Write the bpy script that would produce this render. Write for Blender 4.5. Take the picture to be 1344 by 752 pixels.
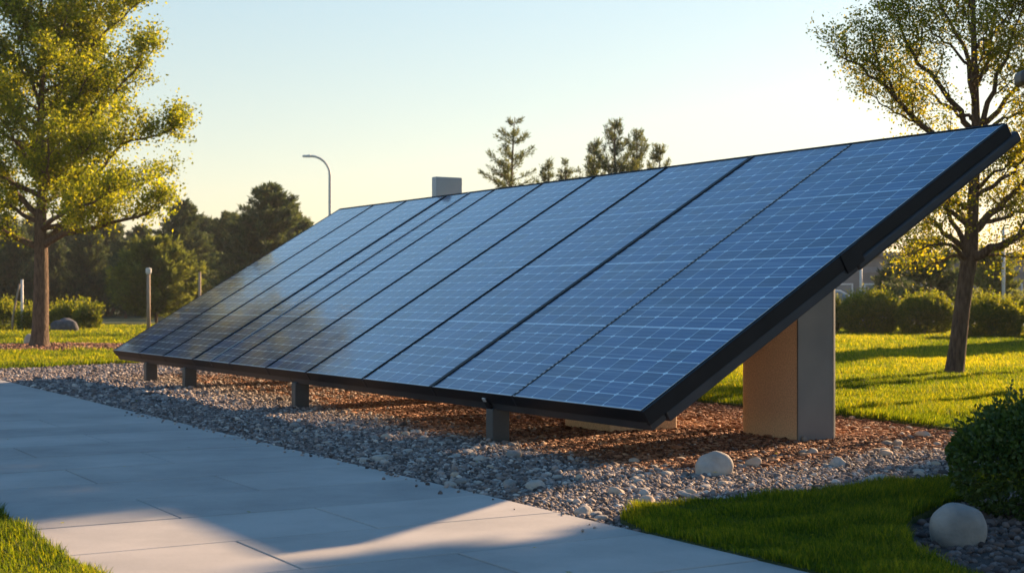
import bpy, math, random
import numpy as np
from mathutils import Vector, Matrix, noise as mnoise

S = bpy.context.scene
for o in list(bpy.data.objects):
    bpy.data.objects.remove(o)
COL = S.collection
R = math.radians

# ------------------------------------------------------------------ camera, light, exposure
F = 1914.0; HZ = 390.0; CH = 1.2
cam = bpy.data.cameras.new('camera'); camo = bpy.data.objects.new('camera', cam); COL.objects.link(camo)
camo.location = (0, 0, CH); camo.rotation_euler = (R(90), 0, 0)
cam.sensor_width = 36; cam.lens = 36*F/1344; cam.shift_y = (HZ-376)/1344
cam.clip_start = 0.1; cam.clip_end = 3000
cam.dof.use_dof = True; cam.dof.focus_distance = 10.5; cam.dof.aperture_fstop = 4.5
S.camera = camo

SUN_EL = 19.5; SUN_AZ = 44.4            # azimuth measured clockwise from +Y
w = bpy.data.worlds.new('World'); S.world = w; w.use_nodes = True
nt = w.node_tree; bg = nt.nodes['Background']
sky = nt.nodes.new('ShaderNodeTexSky'); sky.sky_type = 'NISHITA'; sky.sun_disc = False
sky.sun_elevation = R(SUN_EL); sky.sun_rotation = R(SUN_AZ)
sky.air_density = 1.0; sky.dust_density = .55; sky.ozone_density = 2.2; sky.altitude = 0
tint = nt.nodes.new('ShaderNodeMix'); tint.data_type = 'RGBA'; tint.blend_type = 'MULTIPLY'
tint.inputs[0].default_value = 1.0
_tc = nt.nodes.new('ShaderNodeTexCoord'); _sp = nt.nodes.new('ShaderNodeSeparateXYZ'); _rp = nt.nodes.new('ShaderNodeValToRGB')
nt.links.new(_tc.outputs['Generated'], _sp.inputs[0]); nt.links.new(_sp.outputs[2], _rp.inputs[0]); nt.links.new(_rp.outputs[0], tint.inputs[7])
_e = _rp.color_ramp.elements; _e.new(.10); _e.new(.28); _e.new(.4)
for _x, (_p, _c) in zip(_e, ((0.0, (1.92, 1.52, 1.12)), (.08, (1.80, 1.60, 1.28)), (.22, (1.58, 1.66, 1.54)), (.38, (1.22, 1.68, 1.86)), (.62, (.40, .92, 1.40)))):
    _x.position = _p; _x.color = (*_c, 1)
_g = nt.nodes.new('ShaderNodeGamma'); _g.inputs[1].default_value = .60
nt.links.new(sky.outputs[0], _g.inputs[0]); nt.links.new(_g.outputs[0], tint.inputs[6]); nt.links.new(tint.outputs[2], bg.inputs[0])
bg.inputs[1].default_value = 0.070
sl = bpy.data.lights.new('sun', 'SUN'); so = bpy.data.objects.new('sun', sl); COL.objects.link(so)
sl.energy = 5.0; sl.angle = R(0.7); sl.color = (1.0, 0.66, 0.37)
sd = Vector((math.sin(R(SUN_AZ))*math.cos(R(SUN_EL)), math.cos(R(SUN_AZ))*math.cos(R(SUN_EL)), math.sin(R(SUN_EL))))
so.rotation_euler = sd.to_track_quat('Z', 'Y').to_euler(); so.location = (20, 20, 20)
S.view_settings.view_transform = 'Standard'; S.view_settings.look = 'None'
S.view_settings.exposure = 1.54; S.view_settings.gamma = 1.0; S.view_settings.use_curve_mapping = False

# ------------------------------------------------------------------ helpers
def pxw(x, y, D):
    return np.array(((x-672)/F*D, D, CH+(HZ-y)/F*D))
AX, AY, AR = 0.883, 10.0, R(30.5)
CA, SA = math.cos(AR), math.sin(AR)
def W(lx, ly, z=0.0):
    return (AX+lx*CA-ly*SA, AY+lx*SA+ly*CA, z)
def toL(x, y):
    dx, dy = x-AX, y-AY
    return dx*CA+dy*SA, -dx*SA+dy*CA

def tag(o, label=None, cat=None, group=None, kind=None):
    if label: o['label'] = label
    if cat: o['category'] = cat
    if group: o['group'] = group
    if kind: o['kind'] = kind
    return o
def empty(name, loc=(0, 0, 0), rz=0):
    o = bpy.data.objects.new(name, None); COL.objects.link(o); o.location = loc; o.rotation_euler = (0, 0, rz)
    o.empty_display_size = 0.2
    return o
def mesh_np(name, V, Fc, mat=None, parent=None, smooth=False, tone=None, loops=None):
    """V (n,3), Fc (m,k) int array or list of index lists"""
    me = bpy.data.meshes.new(name)
    if isinstance(Fc, np.ndarray):
        m, k = Fc.shape
        me.vertices.add(len(V)); me.vertices.foreach_set('co', np.asarray(V, np.float32).ravel())
        me.loops.add(m*k); me.loops.foreach_set('vertex_index', Fc.astype(np.int32).ravel())
        me.polygons.add(m)
        me.polygons.foreach_set('loop_start', np.arange(m, dtype=np.int32)*k)
        me.polygons.foreach_set('loop_total', np.full(m, k, np.int32))
        me.update(calc_edges=True)
    else:
        me.from_pydata([tuple(v) for v in V], [], Fc); me.update()
    if smooth: me.polygons.foreach_set('use_smooth', np.ones(len(me.polygons), bool))
    if tone is not None:
        a = me.attributes.new('tone', 'FLOAT', 'POINT'); a.data.foreach_set('value', np.asarray(tone, np.float32))
    if mat: me.materials.append(mat)
    o = bpy.data.objects.new(name, me); COL.objects.link(o)
    if parent: o.parent = parent
    return o
class MB:
    def __init__(s): s.v = []; s.f = []
    def add(s, V, Fc):
        b = len(s.v); s.v += [tuple(p) for p in V]; s.f += [[i+b for i in f] for f in Fc]; return s
    def hexa(s, c):  # 8 corners: bottom 4 ccw, top 4 ccw
        return s.add(c, [[3, 2, 1, 0], [4, 5, 6, 7], [0, 1, 5, 4], [1, 2, 6, 5], [2, 3, 7, 6], [3, 0, 4, 7]])
    def box(s, x0, x1, y0, y1, z0, z1):
        return s.hexa([(x0, y0, z0), (x1, y0, z0), (x1, y1, z0), (x0, y1, z0), (x0, y0, z1), (x1, y0, z1), (x1, y1, z1), (x0, y1, z1)])
    def tube(s, pts, rad, n=8, cap=True):
        V, Fc = tube(pts, rad, n, cap); return s.add(V, Fc)
    def build(s, name, mat, parent=None, smooth=False, bevel=0, seg=2):
        o = mesh_np(name, s.v, s.f, mat, parent, smooth)
        if bevel:
            m = o.modifiers.new('bevel', 'BEVEL'); m.width = bevel; m.segments = seg; m.limit_method = 'ANGLE'; m.angle_limit = R(35)
        return o
def tube(pts, rad, n=8, cap=True):
    P = [Vector(p) for p in pts]; V = []; Fc = []
    prev = None
    for i, p in enumerate(P):
        d = (P[min(i+1, len(P)-1)]-P[max(i-1, 0)]).normalized()
        if prev is None:
            u = d.cross(Vector((0, 1, 0.13))).normalized() if abs(d.y) < .9 else d.cross(Vector((1, 0, 0))).normalized()
        else:
            u = (prev - d*prev.dot(d)).normalized()
        prev = u; v = d.cross(u)
        r = rad[i] if hasattr(rad, '__len__') else rad
        for k in range(n):
            a = 2*math.pi*k/n
            V.append(tuple(p+u*(r*math.cos(a))+v*(r*math.sin(a))))
    for i in range(len(P)-1):
        for k in range(n):
            a = i*n+k; b = i*n+(k+1) % n
            Fc.append([a, b, b+n, a+n])
    if cap:
        Fc.append(list(range(n))[::-1]); Fc.append([(len(P)-1)*n+k for k in range(n)])
    return V, Fc

# ------------------------------------------------------------------ materials
def newmat(name):
    m = bpy.data.materials.new(name); m.use_nodes = True
    b = m.node_tree.nodes['Principled BSDF']; return m, m.node_tree, b
def N(t, typ, **kw):
    n = t.nodes.new(typ)
    for k, v in kw.items():
        if k.startswith('i_'):
            key = k[2:]; key = int(key) if key.isdigit() else key
            n.inputs[key].default_value = v
        else: setattr(n, k, v)
    return n
def ramp(t, stops):
    r = t.nodes.new('ShaderNodeValToRGB'); e = r.color_ramp.elements
    while len(e) < len(stops): e.new(0.5)
    for x, (p, c) in zip(e, stops): x.position = p; x.color = (*c, 1)
    return r
def surf(name, c0, c1, scale=6, rough=.85, bump=.3, bscale=40, metal=0, bdist=.01, stretch=None, spec=.5, detail=6):
    m, t, b = newmat(name); tc = N(t, 'ShaderNodeTexCoord'); src = tc.outputs['Object']
    if stretch:
        mp = N(t, 'ShaderNodeMapping'); mp.inputs['Scale'].default_value = stretch; t.links.new(src, mp.inputs[0]); src = mp.outputs[0]
    n1 = N(t, 'ShaderNodeTexNoise'); n1.inputs['Scale'].default_value = scale; n1.inputs['Detail'].default_value = detail
    t.links.new(src, n1.inputs['Vector'])
    r = ramp(t, [(.3, c0), (.7, c1)]); t.links.new(n1.outputs[0], r.inputs[0]); t.links.new(r.outputs[0], b.inputs['Base Color'])
    n2 = N(t, 'ShaderNodeTexNoise'); n2.inputs['Scale'].default_value = bscale; n2.inputs['Detail'].default_value = 5
    t.links.new(src, n2.inputs['Vector'])
    bp = N(t, 'ShaderNodeBump'); bp.inputs['Strength'].default_value = bump; bp.inputs['Distance'].default_value = bdist
    t.links.new(n2.outputs[0], bp.inputs['Height']); t.links.new(bp.outputs[0], b.inputs['Normal'])
    b.inputs['Roughness'].default_value = rough; b.inputs['Metallic'].default_value = metal
    b.inputs['Specular IOR Level'].default_value = spec
    return m
def tonemat(name, stops, rough=.8, trans=0.0, tcol=None, spec=.3, bump=0, bscale=60):
    """colour from the per-item random attribute 'tone'; optional translucency for leaves"""
    m, t, b = newmat(name)
    a = N(t, 'ShaderNodeAttribute', attribute_name='tone')
    r = ramp(t, stops); t.links.new(a.outputs['Fac'], r.inputs[0]); t.links.new(r.outputs[0], b.inputs['Base Color'])
    b.inputs['Roughness'].default_value = rough; b.inputs['Specular IOR Level'].default_value = spec
    if bump:
        n2 = N(t, 'ShaderNodeTexNoise'); n2.inputs['Scale'].default_value = bscale
        tc = N(t, 'ShaderNodeTexCoord'); t.links.new(tc.outputs['Object'], n2.inputs['Vector'])
        bp = N(t, 'ShaderNodeBump'); bp.inputs['Strength'].default_value = bump; bp.inputs['Distance'].default_value = .01
        t.links.new(n2.outputs[0], bp.inputs['Height']); t.links.new(bp.outputs[0], b.inputs['Normal'])
    if trans:
        tr = N(t, 'ShaderNodeBsdfTranslucent'); mx = N(t, 'ShaderNodeMixShader'); mx.inputs[0].default_value = trans
        g = N(t, 'ShaderNodeMix', data_type='RGBA', blend_type='MULTIPLY'); g.inputs[0].default_value = 1
        g.inputs[7].default_value = (*tcol, 1); t.links.new(r.outputs[0], g.inputs[6]); t.links.new(g.outputs[2], tr.inputs[0])
        out = t.nodes['Material Output']
        t.links.new(b.outputs[0], mx.inputs[1]); t.links.new(tr.outputs[0], mx.inputs[2]); t.links.new(mx.outputs[0], out.inputs[0])
    return m

M = {}
M['soil'] = surf('soil', (.05, .045, .035), (.09, .08, .06), 3, .95, .5, 30)
M['turf'] = surf('turf', (.025, .045, .010), (.05, .08, .016), 1.2, .95, .9, 45, bdist=.04, detail=9)
M['bedding'] = surf('bedding', (.10, .09, .085), (.17, .155, .15), 30, .95, 1, 55, bdist=.02)
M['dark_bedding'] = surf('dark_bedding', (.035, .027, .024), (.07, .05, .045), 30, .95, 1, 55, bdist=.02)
M['asphalt'] = surf('asphalt', (.045, .045, .047), (.06, .06, .06), 4, .9, .3, 80)
M['concrete'] = surf('concrete', (.50, .38, .26), (.82, .64, .45), 85, .9, .35, 160, bdist=.004, detail=10)
M['post_steel'] = surf('post_steel', (.045, .052, .06), (.065, .072, .08), 5, .5, .05, 80, spec=.35)
M['plate'] = surf('plate', (.14, .16, .185), (.18, .20, .22), 3, .38, .05, 90, metal=.2)
M['black_metal'] = surf('black_metal', (.006, .007, .010), (.010, .011, .015), 6, .5, .05, 60, spec=.22)
M['beam'] = surf('beam', (.03, .034, .042), (.045, .05, .06), 5, .5, .05, 60, spec=.3)
M['alu'] = surf('alu', (.42, .44, .46), (.5, .52, .54), 5, .35, .05, 60, metal=.15)
M['cabinet'] = surf('cabinet', (.40, .44, .47), (.46, .50, .53), 4, .5, .05, 60)
M['backsheet'] = surf('backsheet', (.5, .5, .5), (.58, .58, .58), 4, .6, .05, 60)
M['bark'] = surf('bark', (.07, .045, .03), (.20, .135, .09), 9, .95, 1, 18, bdist=.05, stretch=(3, 3, .7))
M['white_paint'] = surf('white_paint', (.60, .58, .55), (.72, .70, .66), 4, .6, .1, 30)
M['grey_paint'] = surf('grey_paint', (.18, .18, .19), (.22, .22, .23), 4, .5, .1, 30)
M['wood_post'] = surf('wood_post', (.28, .20, .14), (.40, .30, .21), 12, .85, .4, 40, stretch=(3, 3, .4))
M['wall'] = surf('wall', (.17, .155, .15), (.22, .20, .19), 1.5, .9, .2, 20)
M['window'] = surf('window', (.10, .15, .19), (.16, .22, .27), .8, .12, 0, 5)
M['roof'] = surf('roof', (.13, .12, .115), (.17, .16, .15), 2, .85, .2, 20)
M['rubber'] = surf('rubber', (.02, .02, .02), (.03, .03, .03), 6, .9, .1, 30)
M['car_white'] = surf('car_white', (.70, .70, .70), (.74, .74, .74), 1, .25, 0, 5)
M['car_blue'] = surf('car_blue', (.30, .38, .45), (.33, .41, .48), 1, .25, 0, 5)
M['stone_pale'] = surf('stone_pale', (.30, .275, .25), (.46, .43, .39), 9, .85, .5, 70, bdist=.006, detail=10)
M['stone_grey'] = surf('stone_grey', (.17, .165, .16), (.31, .295, .28), 8, .85, .5, 70, bdist=.006, detail=10)
M['stone_warm'] = surf('stone_warm', (.38, .29, .22), (.52, .42, .33), 12, .85, .5, 70, bdist=.006, detail=10)
M['stone_dark'] = surf('stone_dark', (.06, .06, .07), (.12, .12, .13), 8, .9, .8, 20, bdist=.03)
M['gravel'] = tonemat('gravel', [(0, (.06, .05, .048)), (.3, (.14, .113, .105)), (.62, (.23, .19, .175)), (.88, (.35, .30, .275)), (1, (.58, .53, .48))], .85, bump=.4)
M['chips'] = tonemat('chips', [(0, (.07, .03, .018)), (.4, (.19, .085, .05)), (.8, (.32, .165, .10)), (1, (.42, .28, .19))], .9, bump=.4)
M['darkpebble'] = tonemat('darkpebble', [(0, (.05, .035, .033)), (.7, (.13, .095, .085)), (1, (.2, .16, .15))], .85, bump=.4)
M['grass'] = tonemat('grass', [(0, (.016, .036, .006)), (.5, (.050, .084, .009)), (1, (.165, .175, .018))], .6, .62, (4.3, 3.4, .8), .2)
M['leaf'] = tonemat('leaf', [(0, (.045, .08, .012)), (.5, (.15, .19, .022)), (1, (.36, .36, .038))], .55, .55, (2.4, 2.1, .6), .3)
M['leaf_green'] = tonemat('leaf_green', [(0, (.06, .11, .02)), (.5, (.17, .20, .025)), (1, (.37, .33, .035))], .55, .6, (2.3, 1.9, .6), .3)
M['needle'] = tonemat('needle', [(0, (.035, .062, .034)), (.6, (.085, .13, .062)), (1, (.17, .21, .09))], .7, .3, (1.4, 1.2, .6), .2)
M['sunlit_needle'] = tonemat('sunlit_needle', [(0, (.07, .10, .03)), (.6, (.14, .17, .045)), (1, (.22, .24, .06))], .7, .45, (1.6, 1.5, .7), .2)  # lit copy of the needle material: sunshine put into the colour
M['olive_needle'] = tonemat('olive_needle', [(0, (.045, .07, .035)), (.6, (.10, .135, .06)), (1, (.17, .20, .085))], .7, .45, (1.6, 1.4, .7), .2)
M['box_leaf'] = tonemat('box_leaf', [(0, (.022, .05, .014)), (.6, (.05, .09, .02)), (1, (.10, .14, .03))], .5, .3, (1.5, 1.5, .5), .4)
M['hedge_leaf'] = tonemat('hedge_leaf', [(0, (.04, .07, .012)), (.6, (.09, .13, .02)), (1, (.19, .20, .03))], .6, .55, (2.3, 2.0, .5), .3)

def paving():
    m, t, b = newmat('paving'); tc = N(t, 'ShaderNodeTexCoord')
    a = N(t, 'ShaderNodeAttribute', attribute_name='tone')
    n1 = N(t, 'ShaderNodeTexNoise'); n1.inputs['Scale'].default_value = 1.3; n1.inputs['Detail'].default_value = 8; n1.inputs['Roughness'].default_value = .6
    n2 = N(t, 'ShaderNodeTexNoise'); n2.inputs['Scale'].default_value = 90; n2.inputs['Detail'].default_value = 4
    for n in (n1, n2): t.links.new(tc.outputs['Object'], n.inputs['Vector'])
    ad = N(t, 'ShaderNodeMath', operation='ADD'); t.links.new(n1.outputs[0], ad.inputs[0])
    mu = N(t, 'ShaderNodeMath', operation='MULTIPLY'); mu.inputs[1].default_value = .22; t.links.new(a.outputs['Fac'], mu.inputs[0]); t.links.new(mu.outputs[0], ad.inputs[1])
    ad2 = N(t, 'ShaderNodeMath', operation='MULTIPLY_ADD'); ad2.inputs[1].default_value = .25; t.links.new(n2.outputs[0], ad2.inputs[0]); t.links.new(ad.outputs[0], ad2.inputs[2])
    r = ramp(t, [(.45, (.255, .25, .245)), (.95, (.43, .41, .39))]); t.links.new(ad2.outputs[0], r.inputs[0]); t.links.new(r.outputs[0], b.inputs['Base Color'])
    bp = N(t, 'ShaderNodeBump'); bp.inputs['Strength'].default_value = .25; bp.inputs['Distance'].default_value = .003
    t.links.new(n2.outputs[0], bp.inputs['Height']); t.links.new(bp.outputs[0], b.inputs['Normal'])
    b.inputs['Roughness'].default_value = .75
    return m
M['paving'] = paving()

def solar():
    m, t, b = newmat('solar_cells'); L = t.links.new
    uv = N(t, 'ShaderNodeUVMap'); uv.uv_map = 'UVMap'; sp = N(t, 'ShaderNodeSeparateXYZ'); L(uv.outputs[0], sp.inputs[0])
    def mth(op, a, bb=None, c=None):
        n = N(t, 'ShaderNodeMath', operation=op)
        for i, x in enumerate((a, bb, c)):
            if x is None: continue
            if isinstance(x, (int, float)): n.inputs[i].default_value = x
            else: L(x, n.inputs[i])
        return n.outputs[0]
    U, V = sp.outputs[0], sp.outputs[1]
    def dist(x, sc):      # distance to nearest integer, in metres
        f = mth('FRACT', x); return mth('MULTIPLY', mth('SUBTRACT', .5, mth('ABSOLUTE', mth('SUBTRACT', f, .5))), sc)
    du = dist(U, .24); dv = dist(V, .15); dm = dist(mth('DIVIDE', V, 7.0), 1.05)
    # wobble noises
    cmb = N(t, 'ShaderNodeCombineXYZ'); L(mth('MULTIPLY', U, .35), cmb.inputs[0]); L(mth('MULTIPLY', V, 2.0), cmb.inputs[1])
    st = N(t, 'ShaderNodeTexNoise'); st.inputs['Scale'].default_value = 1.3; st.inputs['Detail'].default_value = 6; L(cmb.outputs[0], st.inputs['Vector'])
    st2 = N(t, 'ShaderNodeTexNoise'); st2.inputs['Scale'].default_value = .7; st2.inputs['Detail'].default_value = 3; L(uv.outputs[0], st2.inputs['Vector'])
    lu = mth('LESS_THAN', du, .0052); lv = mth('LESS_THAN', dv, .0050); lm = mth('LESS_THAN', dm, .011)
    dia = mth('LESS_THAN', mth('ADD', du, mth('MULTIPLY', dv, 1.3)), .029)
    bus = mth('LESS_THAN', dist(mth('MULTIPLY', V, 3.0), .05), .0011)
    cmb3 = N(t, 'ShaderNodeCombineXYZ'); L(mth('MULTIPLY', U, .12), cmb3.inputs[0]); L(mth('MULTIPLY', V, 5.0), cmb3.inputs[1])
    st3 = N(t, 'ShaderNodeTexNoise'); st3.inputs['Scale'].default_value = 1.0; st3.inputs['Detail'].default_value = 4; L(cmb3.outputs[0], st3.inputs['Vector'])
    sheen_streak = mth('MULTIPLY', mth('MAXIMUM', mth('SUBTRACT', st3.outputs[0], .56), 0.0), 1.6)  # streaky sheen painted pale into the cell colour
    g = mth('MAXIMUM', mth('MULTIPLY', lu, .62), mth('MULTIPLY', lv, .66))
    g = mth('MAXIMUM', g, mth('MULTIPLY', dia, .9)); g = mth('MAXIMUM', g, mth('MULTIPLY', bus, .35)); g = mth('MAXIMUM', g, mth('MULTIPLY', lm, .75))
    g = mth('MAXIMUM', mth('MULTIPLY', g, mth('MULTIPLY_ADD', st.outputs[0], 1.3, .25)), sheen_streak)
    fl = N(t, 'ShaderNodeCombineXYZ'); L(mth('FLOOR', U), fl.inputs[0]); L(mth('FLOOR', V), fl.inputs[1])
    wn = N(t, 'ShaderNodeTexWhiteNoise'); L(fl.outputs[0], wn.inputs['Vector'])
    cv = mth('ADD', mth('MULTIPLY', wn.outputs['Value'], .6), mth('MULTIPLY', st.outputs[0], .7))
    cr = ramp(t, [(.2, (.001, .020, .085)), (.9, (.006, .058, .200))]); L(cv, cr.inputs[0])
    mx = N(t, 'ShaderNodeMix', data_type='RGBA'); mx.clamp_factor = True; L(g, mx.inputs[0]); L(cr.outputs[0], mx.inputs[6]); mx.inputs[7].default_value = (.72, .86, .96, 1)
    L(mx.outputs[2], b.inputs['Base Color'])
    b.inputs['Roughness'].default_value = .4; b.inputs['Specular IOR Level'].default_value = .3
    b.inputs['Coat Weight'].default_value = 1; b.inputs['Coat IOR'].default_value = 1.45
    rr = ramp(t, [(.3, (.035,)*3), (.75, (.11,)*3)]); L(st2.outputs[0], rr.inputs[0]); L(rr.outputs[0], b.inputs['Coat Roughness'])
    bp = N(t, 'ShaderNodeBump'); bp.inputs['Strength'].default_value = .12; bp.inputs['Distance'].default_value = .01
    L(mth('ADD', mth('ADD', st.outputs[0], mth('MULTIPLY', st3.outputs[0], .35)), mth('MULTIPLY', st2.outputs[0], .5)), bp.inputs['Height']); L(bp.outputs[0], b.inputs['Coat Normal'])
    return m
M['solar'] = solar()

# ------------------------------------------------------------------ setting: ground, lawns, path, beds
def sheet(name, pts, z, mat, thick=0.0, kind='structure'):
    from mathutils.geometry import tessellate_polygon
    n = len(pts); V = [(x, y, z) for x, y in pts]
    tri = tessellate_polygon([[Vector(v) for v in V]])
    Fc = []
    for a, b_, c in tri:
        A, B, C = (Vector(V[i]) for i in (a, b_, c))
        Fc.append([a, b_, c] if (B-A).cross(C-A).z > 0 else [c, b_, a])
    if thick:
        V += [(x, y, z-thick) for x, y in pts]
        area = sum(pts[i][0]*pts[(i+1) % n][1]-pts[(i+1) % n][0]*pts[i][1] for i in range(n))
        for i in range(n):
            j = (i+1) % n
            Fc.append([i, i+n, j+n, j] if area > 0 else [j, j+n, i+n, i])
    o = mesh_np(name, V, Fc, mat); o['kind'] = kind
    return o
def wob(pts, amp, step=.25, seed=0):
    """resample an open polyline and add small irregularity"""
    out = []
    for (a, b_) in zip(pts[:-1], pts[1:]):
        d = math.dist(a, b_); k = max(1, int(d/step)) if d < 25 else 1
        for i in range(k):
            t_ = i/k; x = a[0]+(b_[0]-a[0])*t_; y = a[1]+(b_[1]-a[1])*t_
            nx = mnoise.noise((x*1.1+seed, y*1.1, 0))*amp; ny = mnoise.noise((x*1.1, y*1.1+seed, 5))*amp
            out.append((x+nx, y+ny))
    out.append(pts[-1]); return out
PE = -1.58; PW = -4.24           # path edges in array coordinates
g = sheet('ground', [(-900, -300), (900, -300), (900, 1500), (-900, 1500)], -.02, M['soil'])
# back lawn polygon in local coordinates
edge = wob([(PE, 16.0), (-.97, 16.5), (.2, 17.0), (1.06, 17.4), (2.6, 17.5), (4.0, 17.0), (4.35, 14.5), (4.4, 10), (4.35, 7), (4.32, 4.88), (4.28, 2.7), (4.15, .94), (3.9, -.4), (3.3, -1.1), (3.1, -1.6), (3.3, -2.6), (4.6, -4.0), (8, -6.0), (20, -14.0)], .10)
LP_back = edge + [(700, -300), (700, 900), (PE, 900)]
LP_left = [(PW, -30), (PW, 900), (-600, 900), (-600, -30)]
fe = wob([(PE, -2.25), (-1.46, -1.85), (-1.15, -1.58), (-.7, -1.52), (-.3, -1.6), (.3, -1.6), (1.06, -1.5), (1.8, -1.45), (2.5, -1.5), (2.2, -2.0), (1.3, -2.1), (.61, -2.25), (-.09, -2.6), (-.5, -2.95), (-.9, -3.4), (-1.2, -4.2), (-1.3, -6)], .05, .15, 3)
LP_front = fe + [(PE, -6)]
LP_mulch = [(PE, -6), (-1.3, -6), (-1.2, -4.2), (-.9, -3.4), (-.09, -2.6), (1.3, -2.1), (3.3, -1.6), (3.6, -3), (5, -5), (3, -7)]
def cut_hz(pts): return [W(a, b_)[:2] for a, b_ in pts]
sheet('lawn', cut_hz(LP_back), .035, M['turf'], .055)
sheet('lawn', cut_hz(LP_left), .035, M['turf'], .055)
sheet('lawn', cut_hz(LP_front), .035, M['turf'], .055)
sheet('gravel_bed', cut_hz([(PE+.02, -3), (5.5, -3), (5.5, 18.5), (PE+.02, 18.5)]), -.004, M['bedding'])
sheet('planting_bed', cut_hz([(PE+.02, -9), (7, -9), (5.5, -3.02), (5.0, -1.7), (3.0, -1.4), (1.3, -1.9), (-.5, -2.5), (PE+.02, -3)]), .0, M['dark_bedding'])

def build_path():
    rng = random.Random(5); V = []; Fc = []; tone = []
    y = -9.0; row = 0; gap = .004
    while y < 60:
        h = .84
        cuts = [PW+.02, PW+.02+.86, -2.0] if row % 2 == 0 else [PW+.02, -2.72, PE]
        cuts = [PW+.02, -3.42, PE] if row % 2 == 0 else [PW+.02, -2.66, PE]
        if row % 2 == 0: cuts = [PW+.02, -3.42, PE]
        for a, b_ in zip(cuts[:-1], cuts[1:]):
            x0, x1, y0, y1 = a+gap, b_-gap, y+gap, y+h-gap; z = .028+rng.uniform(-.0015, .0015); bv = .004; tn = rng.random()
            ps = [W(x0, y0, -.01), W(x1, y0, -.01), W(x1, y1, -.01), W(x0, y1, -.01),
                  W(x0, y0, z-bv), W(x1, y0, z-bv), W(x1, y1, z-bv), W(x0, y1, z-bv),
                  W(x0+bv, y0+bv, z), W(x1-bv, y0+bv, z), W(x1-bv, y1-bv, z), W(x0+bv, y1-bv, z)]
            k = len(V); V += ps; tone += [tn]*12
            for q in ([0, 1, 5, 4], [1, 2, 6, 5], [2, 3, 7, 6], [3, 0, 4, 7], [4, 5, 9, 8], [5, 6, 10, 9], [6, 7, 11, 10], [7, 4, 8, 11], [8, 9, 10, 11]):
                Fc.append([i+k for i in q])
        y += h; row += 1
    o = mesh_np('path', V, Fc, M['paving'], tone=tone); o['kind'] = 'structure'
build_path()
# car park strip beyond the right-hand hedge
sheet('car_park', [(11, 56), (90, 56), (90, 84), (11, 84)], .045, M['asphalt'])

# ------------------------------------------------------------------ vegetation kit
def leaf_mesh(P, size, rng, nrm=None, aspect=.6, tone=None, updir=None, jitter=1.0):
    """many small folded leaves; P (n,3)"""
    n = len(P); d = rng.normal(size=(n, 3)); 
    if updir is not None: d = d*jitter+updir
    d /= np.linalg.norm(d, axis=1)[:, None]
    s = rng.normal(size=(n, 3)); s -= d*(s*d).sum(1)[:, None]; s /= np.linalg.norm(s, axis=1)[:, None]
    nn = np.cross(d, s)
    L = size*rng.uniform(.65, 1.3, n)[:, None]
    A = P; B = P+d*L*.5+s*L*aspect*.5+nn*L*.08; C = P+d*L; D = P+d*L*.5-s*L*aspect*.5+nn*L*.08
    V = np.stack([A, B, C, D], 1).reshape(-1, 3); Fc = np.arange(n*4).reshape(n, 4)
    if tone is None: tone = rng.random(n)
    return V, Fc, np.repeat(tone, 4)

def curve_pts(p0, d0, length, n, up, rng, wander=.15):
    pts = [np.array(p0, float)]; d = np.array(d0, float); d /= np.linalg.norm(d)
    for i in range(n):
        d = d+np.array((0, 0, up))/n+rng.normal(size=3)*wander/math.sqrt(n); d /= np.linalg.norm(d)
        pts.append(pts[-1]+d*length/n)
    return pts
def at_path(pts, t):
    k = t*(len(pts)-1); i = min(int(k), len(pts)-2); f = k-i
    return pts[i]*(1-f)+pts[i+1]*f, (pts[i+1]-pts[i])/np.linalg.norm(pts[i+1]-pts[i])

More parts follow.
